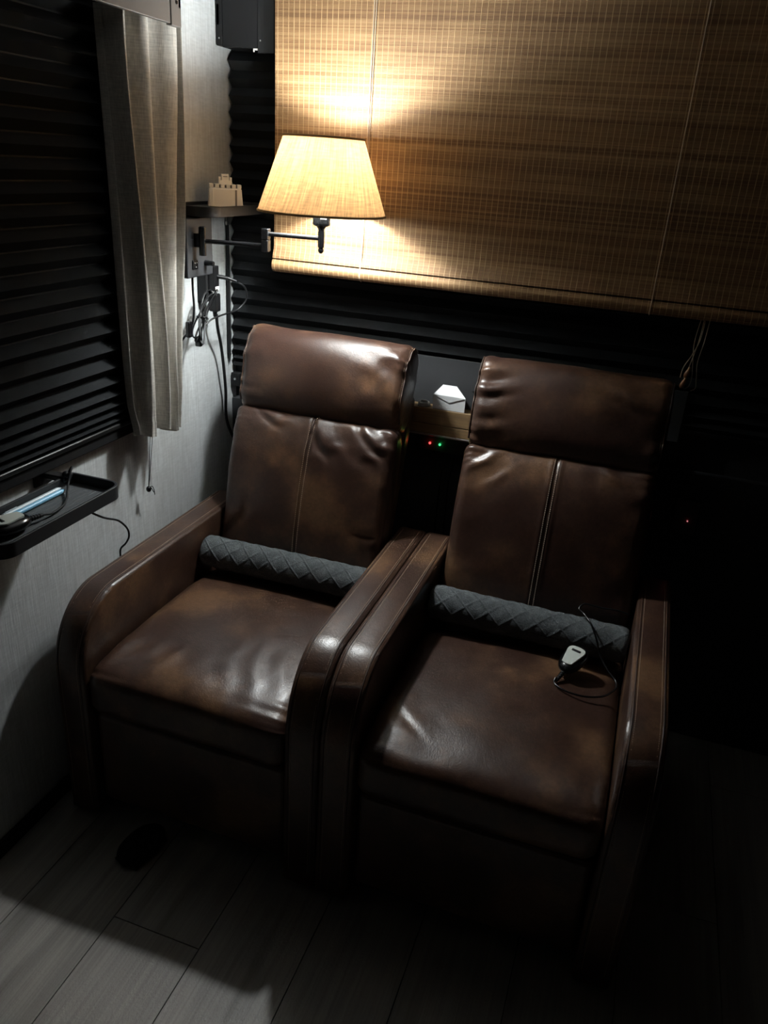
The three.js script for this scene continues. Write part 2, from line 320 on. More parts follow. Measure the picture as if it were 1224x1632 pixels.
{ // tie cord that hangs from the curtain's foot
  const o = thing('curtain_tie_cord', 'thin black tie cord with a knotted bead hanging below the curtain', 'cord', [0.03, 0.75, 0.566]);
  part(o, 'cord', [tube([[0.022, 0.20, 0.004], [0.01, 0.1, 0.001], [0, 0.012, 0]], 0.0009, 24, 5), tube([[0.024, 0.20, -0.004], [0.012, 0.1, -0.004], [0.001, 0.012, 0]], 0.0009, 24, 5), tube([[0.001, 0.006, -0.002], [0.004, 0.010, -0.010], [0.006, -0.002, -0.016], [0.007, -0.018, -0.017]], 0.0013, 20, 5), tube([[0.001, 0.004, -0.002], [0.003, 0.005, -0.008], [0.005, -0.006, -0.013], [0.006, -0.013, -0.018]], 0.0013, 20, 5)], blackMatte);
  part(o, 'bead', ball([0, 0.004, 0], 0.0075, 1, 1.2, 1), blackSatin);
}

// ---------------------------------------------------------------- recliners
function cushion(o) {
  // section (s, t) swept along x; s = along the face, t = outwards. map(x, s, t) -> chair axes
  const { w, a, b, n = 3.2, r = 0.03, nx = 120, nt = 120, seed = 1, pucker = 0.004, wr = [], groove = 0, crown = 0, map, nz = 0.002 } = o;
  const capS = [0, 0.35, 0.65, 0.85, 0.96], xs = [];
  for (const c of capS) xs.push([-w / 2 - 0.006 * (1 - c * c), c]);
  for (let i = 0; i <= nx; i++) { const q = i / nx * 2 - 1; const e = 0.75 * q + 0.25 * Math.sign(q) * Math.pow(Math.abs(q), 0.5) * 1; xs.push([w / 2 * (groove ? q : Math.sin(q * Math.PI / 2) * 0.35 + q * 0.65), 1]); }
  for (const c of [...capS].reverse()) xs.push([w / 2 + 0.006 * (1 - c * c), c]);
  function at(x, cs, th) {
    const d = Math.max(0, w / 2 - Math.abs(x)), ins = d < r ? r - Math.sqrt(Math.max(0, r * r - (r - d) ** 2)) : 0;
    const c = Math.cos(th), sn = Math.sin(th);
    let s = a * Math.sign(c) * Math.pow(Math.abs(c), 2 / n), t = b * Math.sign(sn) * Math.pow(Math.abs(sn), 2 / n);
    const front = t > 0 ? smooth(t / b) : 0;
    t += front * crown * (1 - (x / (w / 2)) ** 2) * (1 - (s / a) ** 2);
    const arc = th * (a + b) * 0.6;
    const side = x < 0 ? 50 : 90;
    const p1 = pucker * Math.exp(-d / 0.055), p2 = 0.5 * pucker * Math.exp(-d / 0.02);
    const fold = p1 * noise1(arc / 0.034 + side + noise1(d / 0.05, seed + 3) * 0.4, seed) + p2 * noise1(arc / 0.013 + side, seed + 1);
    let disp = fold + nz * (vnoise(x * 9 + 40, arc * 9 + 40, 997, 997, seed + 5) - 0.5) * 2;
    for (const q of wr) { const dx = (x - q.x) / q.rx, ds = (s - q.s) / q.rs, g = Math.exp(-dx * dx - ds * ds) * (t > 0 ? 1 : 0); if (g > 0.01) { const ca = Math.cos(q.ang), sa = Math.sin(q.ang), k = (x - q.x) * ca + (s - q.s) * sa, l = -(x - q.x) * sa + (s - q.s) * ca; disp += q.amp * g * Math.sin(k * q.f + 1.7 * noise1(l * 22 + 9, seed + 8) + 0.9 * noise1(k * 30 + 5, seed + 9)); } }
    if (groove && t > 0) disp -= groove * Math.exp(-((x / 0.0045) ** 2)) - groove * 0.45 * Math.exp(-(((Math.abs(x) - 0.013) / 0.007) ** 2));
    const ks = (1 - ins * 0.75 / a) * cs, kt = (1 - ins * 0.75 / b) * cs, len = Math.hypot(s / (a * a), t / (b * b)) || 1;
    return [x, s * ks + disp * cs * (s / (a * a)) / len, t * kt + disp * cs * (t / (b * b)) / len];
  }
  const g = outward(grid(xs.length - 1, nt, (u, v, i, j) => { const [x, cs] = xs[i]; return map(...at(x, cs, -Math.PI / 2 - 0.6 + v * Math.PI * 2)); }, true, (u, v, p) => [0, 0]));
  const arcs = [0]; for (let j = 1; j <= nt; j++) { const p = at(0.02, 1, -Math.PI / 2 - 0.6 + (j - 1) / nt * Math.PI * 2), q = at(0.02, 1, -Math.PI / 2 - 0.6 + j / nt * Math.PI * 2); arcs.push(arcs[j - 1] + Math.hypot(p[1] - q[1], p[2] - q[2])); }
  const uv = g.attributes.uv; for (let i = 0; i < xs.length; i++) for (let j = 0; j <= nt; j++) uv.setXY(i * (nt + 1) + j, xs[i][0] + (xs[i][1] - 1) * 0.1 + seed * 0.37, arcs[j] + seed * 0.21);
  return { geo: g, at: (x, th) => map(...at(x, 1, th)) };
}
function stitches(path, r = 0.0006, len = 0.0032, step = 0.0052, lift = [0, 0, 0]) { // dashes along a polyline
  const out = []; const pts = path.map(p => V(...p)); let acc = 0, next = 0.002;
  for (let i = 0; i + 1 < pts.length; i++) {
    const d = pts[i + 1].clone().sub(pts[i]), L = d.length(); if (L < 1e-7) continue; d.divideScalar(L);
    while (next < acc + L) { const c = pts[i].clone().addScaledVector(d, next - acc).add(V(...lift)), p = c.clone().addScaledVector(d, -len / 2), q = c.clone().addScaledVector(d, len / 2); out.push(cyl(p.toArray(), q.toArray(), r, r, 5, true)); next += step; }
    acc += L;
  }
  return merge(out);
}
function recliner(label, xc, seed, wrHead, wrBack, wrSeat) {
  const o = thing('recliner_chair', label, 'chair', [xc, 0, 0.55], 'pair of leather recliners');
  const Z0 = 0.55, AX = 0.3525, AW = 0.085;
  // arms ------------------------------------------------
  const side = new THREE.Shape(); const zb = 0.215 - Z0, top = 0.645;
  side.moveTo(zb + 0.012, 0.035); side.lineTo(zb + 0.012, top - 0.05); side.quadraticCurveTo(zb + 0.014, top - 0.012, zb + 0.05, top - 0.012);
  side.lineTo(0.885 - Z0, top - 0.012); side.bezierCurveTo(0.965 - Z0, top - 0.012, 1.033 - Z0, 0.56, 1.033 - Z0, 0.455); side.lineTo(1.033 - Z0, 0.035); side.closePath();
  const armPath = []; // ridge line on the top, in (z, y)
  for (let i = 0; i <= 8; i++) armPath.push([lerp(zb + 0.05, 0.885 - Z0, i / 8), top]);
  for (let i = 1; i <= 16; i++) { const t = i / 16, m = 1 - t; const bz = (p0, p1, p2, p3) => m * m * m * p0 + 3 * m * m * t * p1 + 3 * m * t * t * p2 + t * t * t * p3; armPath.push([bz(0.885, 0.97, 1.045, 1.045) - Z0, bz(top, top, 0.565, 0.455)]); }
  armPath.push([1.045 - Z0, 0.38]); armPath.push([1.045 - Z0, 0.25]); armPath.push([1.045 - Z0, 0.06]);
  const eg = new THREE.ExtrudeGeometry(side, { depth: AW - 0.024, bevelEnabled: true, bevelThickness: 0.012, bevelSize: 0.012, bevelSegments: 4, curveSegments: 20 });
  eg.rotateY(-Math.PI / 2); // shape x -> z, extrude z -> -x
  const armGeo = new THREE.BufferGeometry().copy(eg); armGeo.translate((AW - 0.024) / 2, 0, 0);
  const armG = metric(toCreasedNormals(armGeo, 0.5));
  for (const s of [-1, 1]) {
    const g = armG.clone(); const cx = s * (AX - AW / 2); g.translate(cx, 0, 0);
    const uv = g.attributes.uv; for (let i = 0; i < uv.count; i++) uv.setXY(i, uv.getX(i) + seed * 0.3 + s * 0.2, uv.getY(i) + seed * 0.1);
    const arm = part(o, 'armrest', g, leather);
    for (const e of [-1, 1]) {
      const ex = cx + e * (AW / 2 - 0.0115);
      part(arm, 'welt', tube(armPath.map(p => [ex, p[1] - 0.0006, p[0] - 0.0003]), 0.0023, 120, 7), leather);
      part(arm, 'stitching', stitches(armPath.map(p => [ex - e * 0.0062, p[1] + 0.0002, p[0] + 0.0002])), thread, 'tan stitches');
    }
  }
  // seat ------------------------------------------------
  const seat = cushion({ w: 2 * (AX - AW) - 0.004, a: 0.352, b: 0.082, n: 4.6, r: 0.04, seed: seed + 20, pucker: 0.0035, crown: 0.016, nx: 130, nt: 150, wr: wrSeat, nz: 0.003, map: (x, s, t) => [x, 0.413 + t - 0.02 * Math.max(0, -s / 0.352) , 0.697 - Z0 + s] });
  part(o, 'seat_cushion', seat.geo, leather);
  part(o, 'footrest_panel', box(-(AX - AW) + 0.004, AX - AW - 0.004, 0.06, 0.345, 0.96 - Z0, 1.025 - Z0, 0.02), leather);
  part(o, 'base', box(-(AX - AW) + 0.002, AX - AW - 0.002, 0.05, 0.34, 0.26 - Z0, 0.94 - Z0, 0.01), leather);
  for (const [fx, fz] of [[-1, 0.30], [1, 0.30], [-1, 0.92], [1, 0.92]]) part(o, 'foot', cyl([fx * 0.31, 0, fz - Z0], [fx * 0.31, 0.045, fz - Z0], 0.018, 0.022, 16), blackPlastic);
  // back ------------------------------------------------
  const U = [0.940, -0.341], N = [0.341, 0.940];
  const lean = (s0, t0, k) => (x, s, t) => bm(s0, t0 + k * s)(x, s, t);
  const bm = (s0, t0) => (x, s, t) => [x, 0.50 + (s + s0) * U[0] + (t + t0) * N[0], 0.40 + (s + s0) * U[1] + (t + t0) * N[1] - Z0];
  const lum = cushion({ w: 0.512, a: 0.262, b: 0.052, n: 3.4, r: 0.03, seed: seed + 1, pucker: 0.0045, crown: 0.018, groove: 0.003, nx: 220, nt: 170, wr: wrBack, map: lean(0.205, 0.0, 0.10) });
  const lm = part(o, 'back_cushion', lum.geo, leather);
  for (const sx of [-0.0062, 0.0062]) { const pth = []; for (let i = 0; i <= 120; i++) { const p = lum.at(sx, 0.25 + i / 120 * 2.3); pth.push([p[0], p[1] + 0.0006, p[2] + 0.0012]); } part(lm, 'stitching', stitches(pth, 0.0010, 0.0036, 0.0058), thread, 'pale tan double stitch line'); }
  const hd = cushion({ w: 0.508, a: 0.131, b: 0.070, n: 2.7, r: 0.032, seed: seed + 2, pucker: 0.0065, crown: 0.010, nx: 150, nt: 150, wr: wrHead, map: bm(0.583, 0.004) });
  const hm = part(o, 'headrest_cushion', hd.geo, leather);
  for (const s of [-1, 1]) { const pth = []; for (let i = 0; i <= 90; i++) { const p = hd.at(s * (0.254 - 0.006), -0.3 + i / 90 * 2.8); pth.push([p[0] + s * 0.003, p[1], p[2]]); } part(hm, 'welt', tube(pth, 0.0022, 120, 6), leather); part(hm, 'stitching', stitches(pth.map(p => [p[0] - s * 0.005, p[1] + 0.0012, p[2] + 0.0012])), thread, 'tan stitches'); }
  // rear shell behind the cushions
  const sh = box(-0.25, 0.25, -0.26, 0.36, -0.03, 0.03, 0.02); sh.rotateX(-0.348); sh.translate(0, 0.50 + 0.22 * U[0] - 0.072 * N[0], 0.40 + 0.22 * U[1] - 0.072 * N[1] - Z0);
  part(o, 'back_shell', sh, leather);
  return o;
}
recliner('brown leather recliner beside the pale wall, no remote on its seat', 0.4195, 11,
  [{ x: 0.2, s: 0.06, rx: 0.08, rs: 0.06, amp: 0.0025, ang: 1.2, f: 90 }],
  [{ x: 0.2, s: 0.21, rx: 0.07, rs: 0.06, amp: 0.0055, ang: 0.75, f: 120 }, { x: 0.05, s: 0.19, rx: 0.08, rs: 0.06, amp: 0.005, ang: 0.5, f: 75 }, { x: -0.12, s: 0.235, rx: 0.07, rs: 0.035, amp: 0.004, ang: 0.9, f: 110 }, { x: 0.21, s: -0.03, rx: 0.06, rs: 0.05, amp: 0.0045, ang: 1.3, f: 85 }, { x: -0.2, s: -0.06, rx: 0.06, rs: 0.07, amp: 0.003, ang: 2.3, f: 80 }],
  [{ x: 0.14, s: 0.19, rx: 0.11, rs: 0.10, amp: 0.0012, ang: 2.75, f: 90 }, { x: -0.12, s: 0.24, rx: 0.1, rs: 0.06, amp: 0.0015, ang: 0.4, f: 90 }]);
recliner('brown leather recliner farther from the wall, small wired remote on its seat', 1.1245, 37,
  [{ x: -0.21, s: 0.03, rx: 0.05, rs: 0.10, amp: 0.0055, ang: 1.75, f: 115 }, { x: 0.17, s: 0.05, rx: 0.09, rs: 0.04, amp: 0.005, ang: 1.35, f: 75 }],
  [{ x: -0.19, s: 0.21, rx: 0.06, rs: 0.05, amp: 0.004, ang: 2.2, f: 100 }, { x: 0.14, s: 0.225, rx: 0.05, rs: 0.03, amp: 0.006, ang: 1.0, f: 85 }, { x: -0.21, s: -0.02, rx: 0.05, rs: 0.08, amp: 0.0025, ang: 1.6, f: 80 }],
  [{ x: -0.2, s: 0.23, rx: 0.07, rs: 0.07, amp: 0.0013, ang: 2.3, f: 100 }]);

// ---------------------------------------------------------------- rolled bolsters
function bolster(label, x, y, z, seed) {
  const o = thing('bolster_cushion', label, 'cushion', [x, y - 0.05, z], 'grey bolsters on the recliners');
  const L = 0.526, R = 0.0465, NX = 260, NT = 110, P = 0.064;
  const tri = q => { q = ((q % 1) + 1) % 1; return Math.min(q, 1 - q) * P; };
  const g = outward(grid(NX + 10, NT, (u, v, i) => {
    const e = 5; let q = (i - e) / NX, cs = 1; if (i < e) { cs = i / e; q = 0; } if (i > NX + e) { cs = (NX + 10 - i) / e; q = 1; }
    const x = (q - 0.5) * L, th = v * Math.PI * 2, arc = th / (Math.PI * 2) * 5;
    const d = Math.min(tri(x / P + arc / 1 * 0.5 * 2), tri(x / P - arc / 1 * 0.5 * 2)) ;
    const ridge = 0.0022 * Math.exp(-((d / 0.0026) ** 2));
    const dd = L / 2 - Math.abs(x), ins = dd < 0.014 ? 0.014 - Math.sqrt(Math.max(0, 0.014 ** 2 - (0.014 - dd) ** 2)) : 0;
    const rr = (R - ins + ridge + 0.0015 * noise1(x * 14 + 6 * v, seed)) * cs;
    return [x + (i < e ? -0.002 * (1 - cs) : i > NX + e ? 0.002 * (1 - cs) : 0), 0.05 + Math.sin(th) * rr * (Math.sin(th) < 0 ? 0.97 : 1) + 0.003 * noise1(x * 5, seed + 2), Math.cos(th) * rr];
  }, true, (u, v, p) => [p[0] + seed, v * 0.3]));
  part(o, 'cover', g, bolsterMat);
}
bolster('grey quilted bolster lying across the recliner beside the pale wall', 0.4195, 0.5515, 0.480, 3);
bolster('grey quilted bolster behind the wired remote on the other recliner', 1.1245, 0.5515, 0.484, 8);

// ---------------------------------------------------------------- swing-arm wall lamp
{
  const o = thing('wall_lamp', 'black swing-arm wall lamp with a glowing amber linen shade', 'lamp', [0, 1.326, 0.366]);
  const g = new THREE.Group();
  const bz = 0.366, by = 1.326, T = p => [p[0], p[1] - by, p[2] - bz];
  const plate = part(o, 'mounting_box', box(0.001, 0.10, 0, 0.152, 0.301 - bz, 0.431 - bz, 0.004), trayMat);
  part(plate, 'outlet', merge([box(0.0995, 0.104, 0.022, 0.046, 0.385 - bz, 0.410 - bz, 0.002)]), blackSatin);
  for (const [yy, zz] of [[0.039, 0.392], [0.039, 0.401], [0.028, 0.396]]) part(plate, 'outlet_pin', cyl([0.1038, yy, zz - bz], [0.1046, yy, zz - bz], 0.0013, 0.0013, 8), whitePlastic);
  part(plate, 'switch_knob', merge([cyl([0.1, 0.034, 0.342 - bz], [0.124, 0.034, 0.342 - bz], 0.0075, 0.0065), cyl([0.124, 0.034, 0.342 - bz], [0.126, 0.034, 0.342 - bz], 0.006, 0.006)]), blackSatin);
  part(o, 'pivot', [cyl([0.122, 1.385 - by, 0.39 - bz], [0.122, 1.457 - by, 0.39 - bz], 0.0095, 0.0095, 24), cyl([0.122, 1.457 - by, 0.39 - bz], [0.122, 1.459 - by, 0.39 - bz], 0.008, 0.006, 20), box(0.098, 0.122, 1.405 - by, 1.440 - by, 0.384 - bz, 0.396 - bz, 0.002)], blackSatin);
  const J = [0.285, 1.422, 0.342], A2 = 1.4515;
  part(o, 'lower_arm', cyl(T([0.122, 1.422, 0.39]), T(J), 0.0058, 0.0058, 16), blackSatin);
  part(o, 'elbow_joint', [box(J[0] - 0.0095, J[0] + 0.0095, J[1] - 0.016 - by, J[1] + 0.0145 - by, J[2] - 0.0095 - bz, J[2] + 0.0095 - bz, 0.0025), box(J[0] - 0.0095, J[0] + 0.0095, J[1] + 0.0155 - by, J[1] + 0.043 - by, J[2] - 0.0095 - bz, J[2] + 0.0095 - bz, 0.0025)], blackSatin);
  part(o, 'upper_arm', cyl(T([J[0], A2, J[2]]), T([LAMP.x, A2, LAMP.z]), 0.0058, 0.0058, 16), blackSatin);
  part(o, 'power_lead', tube([[0.05, 0.001, -0.036], [0.048, -0.046, -0.039], [0.042, -0.106, -0.051], [0.03, -0.156, -0.051], [0.008, -0.196, -0.031]], 0.0032, 40, 8), blackMatte);
  const px = LAMP.x, pz = LAMP.z;
  const post = [[0.0001, 1.4135], [0.004, 1.4145], [0.0075, 1.419], [0.0078, 1.423], [0.0055, 1.428], [0.0085, 1.4295], [0.0088, 1.468], [0.0075, 1.470], [0.009, 1.476], [0.014, 1.481], [0.022, 1.484], [0.0235, 1.489], [0.0225, 1.4915], [0.0225, 1.535], [0.018, 1.540], [0.0001, 1.540]].map(([r, y]) => new THREE.Vector2(r, y - by));
  const pg = new THREE.LatheGeometry(post, 32); pg.translate(px, 0, pz - bz);
  const socket = part(o, 'lamp_socket', pg, blackSatin);
  part(socket, 'tag', box(px + 0.006, px + 0.0215, 1.500 - by, 1.507 - by, pz + 0.017 - bz, pz + 0.0225 - bz, 0.0005), whitePlastic, 'small white printed tag');
  // shade: open linen cone with taped rims
  const y0 = 1.5145, y1 = 1.6905, r0 = 0.1645, r1 = 0.101;
  const sg = grid(96, 12, (u, v) => { const a = u * Math.PI * 2, r = lerp(r0, r1, v); return [px + Math.cos(a) * r, lerp(y0, y1, v) - by, pz - bz + Math.sin(a) * r]; }, false, (u, v) => [u * 0.85 + v * 0.03, v * 0.19]);
  const lg = grid(96, 12, (u, v) => { const a = u * Math.PI * 2, r = lerp(r0, r1, v) - 0.0016; return [px + Math.cos(a) * r, lerp(y0, y1, v) - by, pz - bz + Math.sin(a) * r]; }, false, (u, v) => [u, v]);
  const shade = part(o, 'lamp_shade', sg, shadeMat, 'glowing amber linen shade');
  part(shade, 'liner', lg, linerMat, 'white shade lining');
  const rim = (r, y, h) => { const pts = [[r - 0.0018, y - h], [r + 0.0018 + 0.0003 * h, y - h], [r + 0.0022, y], [r + 0.0012, y + h], [r - 0.0018, y + h], [r - 0.0022, y], [r - 0.0018, y - h]].map(p => new THREE.Vector2(p[0], p[1] - by)); const q = new THREE.LatheGeometry(pts, 96); q.translate(px, 0, pz - bz); return q; };
  part(shade, 'rim_tape', rim(r0, y0, 0.0026), trimTape); part(shade, 'rim_tape', rim(r1, y1, 0.0026), trimTape);
  const spider = [new THREE.TorusGeometry(0.016, 0.0014, 8, 24).rotateX(Math.PI / 2).translate(px, 1.672 - by, pz - bz)];
  for (let k = 0; k < 3; k++) { const a = k * 2.094 + 0.5, c = Math.cos(a), s = Math.sin(a); spider.push(cyl([px + c * 0.016, 1.672 - by, pz - bz + s * 0.016], [px + c * 0.1075, 1.672 - by, pz - bz + s * 0.1075], 0.0012, 0.0012, 8)); }
  part(shade, 'spider', spider, steel);
  // bulb with its light
  const bp = [[0.0001, 0.0355], [0.012, 0.034], [0.022, 0.0275], [0.0285, 0.017], [0.030, 0.005], [0.0275, -0.009], [0.021, -0.024], [0.0155, -0.038], [0.0135, -0.050], [0.0135, -0.066], [0.0001, -0.066]].map(p => new THREE.Vector2(...p));
  const bg = new THREE.LatheGeometry(bp, 32); bg.translate(px, LAMP.y - by, pz - bz);
  part(o, 'light_bulb', bg, std({ color: rgb(0.9, 0.9, 0.88), emissive: LAMP.color, emissiveIntensity: 4, roughness: 0.4 }), 'lit frosted bulb');
  const L = new THREE.PointLight(LAMP.color, LAMP.power, 0, 2); L.position.set(px, LAMP.y - by, pz - bz); L.name = 'bulb_light'; L.castShadow = true; L.shadow.radius = 1.5; L.shadow.mapSize.set(2048, 2048); L.shadow.bias = -0.0005; o.add(L);
}

// ---------------------------------------------------------------- corner tray shelf and the ornament on it
function trayShape(w, d, r, hole) {            // w along x from the wall, d along z, rounded free corners
  const s = hole || new THREE.Shape();
  s.moveTo(0, 0); s.lineTo(w - r, 0); s.absarc(w - r, r, r, -Math.PI / 2, 0, false); s.lineTo(w, d - r); s.absarc(w - r, d - r, r, 0, Math.PI / 2, false); s.lineTo(0, d); s.lineTo(0, 0); return s;
}
function insetPath(w, d, r, t) { const p = new THREE.Path(), W = w - t, D = d - t; p.moveTo(t, t); p.lineTo(t, D); p.lineTo(W - (r - t), D); p.absarc(W - (r - t), D - (r - t), r - t, Math.PI / 2, 0, true); p.lineTo(W, t + (r - t)); p.absarc(W - (r - t), t + (r - t), r - t, 0, -Math.PI / 2, true); p.lineTo(t, t); return p; }
function tray(o, w, d, r, h, t, floorT) {
  const rim = trayShape(w, d, r); rim.holes.push(insetPath(w, d, r, t));
  const up = g => { g.rotateX(Math.PI / 2); g.scale(1, -1, 1); const ix = g.index; const q = g.index ? g.toNonIndexed() : g; const p = q.attributes.position.array, n = q.attributes.normal.array, u = q.attributes.uv.array; for (let i = 0; i < p.length; i += 9) for (let k = 0; k < 3; k++) { [p[i + 3 + k], p[i + 6 + k]] = [p[i + 6 + k], p[i + 3 + k]];[n[i + 3 + k], n[i + 6 + k]] = [n[i + 6 + k], n[i + 3 + k]]; if (k < 2) { const j = i / 9 * 6;[u[j + 2 + k], u[j + 4 + k]] = [u[j + 4 + k], u[j + 2 + k]]; } } return q; };
  const rg = up(new THREE.ExtrudeGeometry(rim, { depth: h - 0.003, bevelEnabled: true, bevelThickness: 0.0015, bevelSize: 0.0012, bevelSegments: 2, curveSegments: 14 })); rg.translate(0, 0.0015, 0);
  const fg = up(new THREE.ExtrudeGeometry(insetPath(w, d, r, t * 0.5).getPoints(14).length ? new THREE.Shape(insetPath(w, d, r, t * 0.5).getPoints(14)) : null, { depth: floorT, bevelEnabled: false }));
  fg.translate(0, 0.001, 0);
  part(o, 'rim', metric(rg), trayMat); part(o, 'tray_floor', metric(fg), trayFloor);
}
{
  const o = thing('corner_shelf', 'small dark tray shelf on the wall under the glowing lamp shade', 'shelf', [0.001, 1.482, 0.052]);
  tray(o, 0.155, 0.345, 0.05, 0.026, 0.003, 0.016);
}
{
  const o = thing('castle_ornament', 'cream plastic castle-shaped ornament standing on the corner tray shelf', 'ornament', [0.088, 1.4995, 0.205]);
  o.rotation.y = 0.62;
  const body = new THREE.Shape(); body.moveTo(-0.047, 0); body.lineTo(0.047, 0); body.lineTo(0.043, 0.046); body.lineTo(-0.043, 0.046); body.closePath();
  const bg = new THREE.ExtrudeGeometry(body, { depth: 0.030, bevelEnabled: true, bevelThickness: 0.001, bevelSize: 0.001, bevelSegments: 2 }); bg.translate(0, 0.001, -0.015);
  const bd = part(o, 'wall_block', metric(bg), whitePlastic);
  part(o, 'battlement_band', box(-0.0425, 0.0425, 0.0465, 0.050, -0.014, 0.014, 0.001), whitePlastic);
  for (let k = 0; k < 6; k++) part(o, 'merlon', box(-0.044 + k * 0.0154, -0.044 + k * 0.0154 + 0.0105, 0.050, 0.060, -0.0145, 0.0145, 0.0008), whitePlastic);
  part(o, 'back_wall', box(-0.042, 0.042, 0.048, 0.059, -0.006, 0.004), darkSlot);
  const tw = part(o, 'tower', [box(-0.018, 0.018, 0.058, 0.070, -0.010, 0.010, 0.001), box(-0.018, -0.0125, 0.069, 0.078, -0.010, 0.010, 0.0008), box(0.0125, 0.018, 0.069, 0.078, -0.010, 0.010, 0.0008), box(-0.010, 0.010, 0.069, 0.086, -0.009, 0.009, 0.001)], whitePlastic);
  part(tw, 'tower_window', box(-0.006, 0.006, 0.0785, 0.0805, 0.0085, 0.0094), darkSlot);
  part(o, 'corner_strip', box(0.026, 0.031, 0.002, 0.046, 0.0145, 0.0168), darkSlot); part(o, 'corner_pier', box(-0.0455, -0.0335, 0.001, 0.0475, 0.0145, 0.0172, 0.001), whitePlastic);
}

// ---------------------------------------------------------------- wiring under the lamp
{
  const o = thing('power_strip', 'black upright outlet strip with plugs on the wall below the lamp', 'power strip', [0.002, 1.2, 0.205]);
  part(o, 'housing', box(0, 0.030, 0.03, 0.165, -0.02, 0.022, 0.004), blackMatte);
  part(o, 'adapter', box(0.028, 0.052, 0.062, 0.135, -0.016, 0.012, 0.004), blackPlastic);
  part(o, 'rating_label', box(0.0515, 0.0526, 0.064, 0.076, -0.012, 0.008, 0.0004), whitePlastic, 'small white rating label');
  part(o, 'plug', [cyl([0.05, 0.105, -0.004], [0.078, 0.100, -0.022], 0.0065, 0.0055, 14), cyl([0.078, 0.100, -0.022], [0.098, 0.092, -0.036], 0.005, 0.003, 12)], blackPlastic);
  part(o, 'plug', [box(0.028, 0.056, 0.002, 0.055, -0.016, 0.010, 0.005), cyl([0.042, 0.004, -0.003], [0.042, -0.014, -0.003], 0.008, 0.005, 14)], blackPlastic);
}
{
  const o = thing('coiled_cable', 'thin black charging cable looped in a tied bundle below the wall lamp', 'cable', [0.05, 1.15, 0.3]);
  const P = [];
  const loop = (w, h, dx, tw) => { const pts = []; for (let i = 0; i <= 24; i++) { const a = i / 24 * Math.PI * 2; const s = Math.sin(a) * w, c = Math.cos(a) * h; pts.push([0.012 + dx + 0.010 * Math.sin(a * 2 + tw), 0.055 + c + 0.0, 0.0 - s - c * 0.62]); } return pts; };
  const gs = [loop(0.012, 0.068, 0, 0), loop(0.018, 0.062, 0.008, 1), loop(0.008, 0.071, 0.014, 2), loop(0.014, 0.058, -0.006, 3)].map(p => tube(p, 0.0027, 90, 6));
  gs.push(tube([[0.052, 0.138, -0.138], [0.065, 0.125, -0.152], [0.065, 0.09, -0.165], [0.05, 0.06, -0.14], [0.03, 0.048, -0.07], [0.02, 0.04, -0.03], [0.012, 0.02, 0.006]], 0.0028, 70, 6));
  part(o, 'cable', gs, blackPlastic);
  part(o, 'cable_tie', [new THREE.TorusGeometry(0.016, 0.0022, 8, 20).rotateX(1.15).translate(0.012, 0.05, 0.003)], blackSatin);
  part(o, 'plug_end', [box(0.004, 0.022, -0.028, 0.0, 0.022, 0.036, 0.003), box(-0.01, 0.004, 0.0, 0.045, 0.042, 0.062, 0.004)], blackSatin);
}
{
  const o = thing('extension_cable', 'thick black power cable running down the wall behind the recliner', 'cable', [0.012, 0.78, 0.1]);
  part(o, 'cord', tube([[0.034, 0.412, 0.098], [0.03, 0.37, 0.085], [0.018, 0.30, 0.045], [0.012, 0.2, 0.018], [0.008, 0.15, 0.006], [0.008, 0.06, 0.005], [0.012, 0.0, -0.018], [0.03, -0.07, -0.048], [0.06, -0.16, -0.06], [0.07, -0.4, -0.06], [0.07, -0.76, -0.05]], 0.0048, 120, 10), blackMatte);
}
{
  const o = thing('hanging_strap', 'black strap with a metal clip hanging in the corner under the tray shelf', 'strap', [0.008, 1.02, 0.056]);
  part(o, 'strap', box(-0.002, 0.002, 0.02, 0.42, -0.008, 0.006, 0.0008), blackMatte);
  part(o, 'bead_chain', tube([[0.003, 0.40, -0.008], [0.003, 0.2, -0.0085], [0.003, 0.05, -0.008]], 0.0013, 30, 6), steel);
  part(o, 'tip', new THREE.ConeGeometry(0.006, 0.04, 12).rotateX(Math.PI).translate(0, 0.002, -0.001), blackMatte);
  part(o, 'clip', [box(-0.003, 0.004, 0.418, 0.428, -0.011, 0.009, 0.001), box(-0.001, 0.0025, 0.428, 0.462, -0.006, 0.004, 0.0008)], steel, 'silver metal clip');
}
{
  const o = thing('shade_bracket', 'small black shade bracket with a screw in the corner behind the recliner', 'bracket', [0.004, 0.93, 0.04]);
  part(o, 'plate', box(0, 0.03, 0, 0.045, -0.026, 0.002, 0.003), blackMatte);
  part(o, 'screw', cyl([0.015, 0.025, 0.002], [0.015, 0.025, 0.0045], 0.004, 0.0035, 12), steel);
}

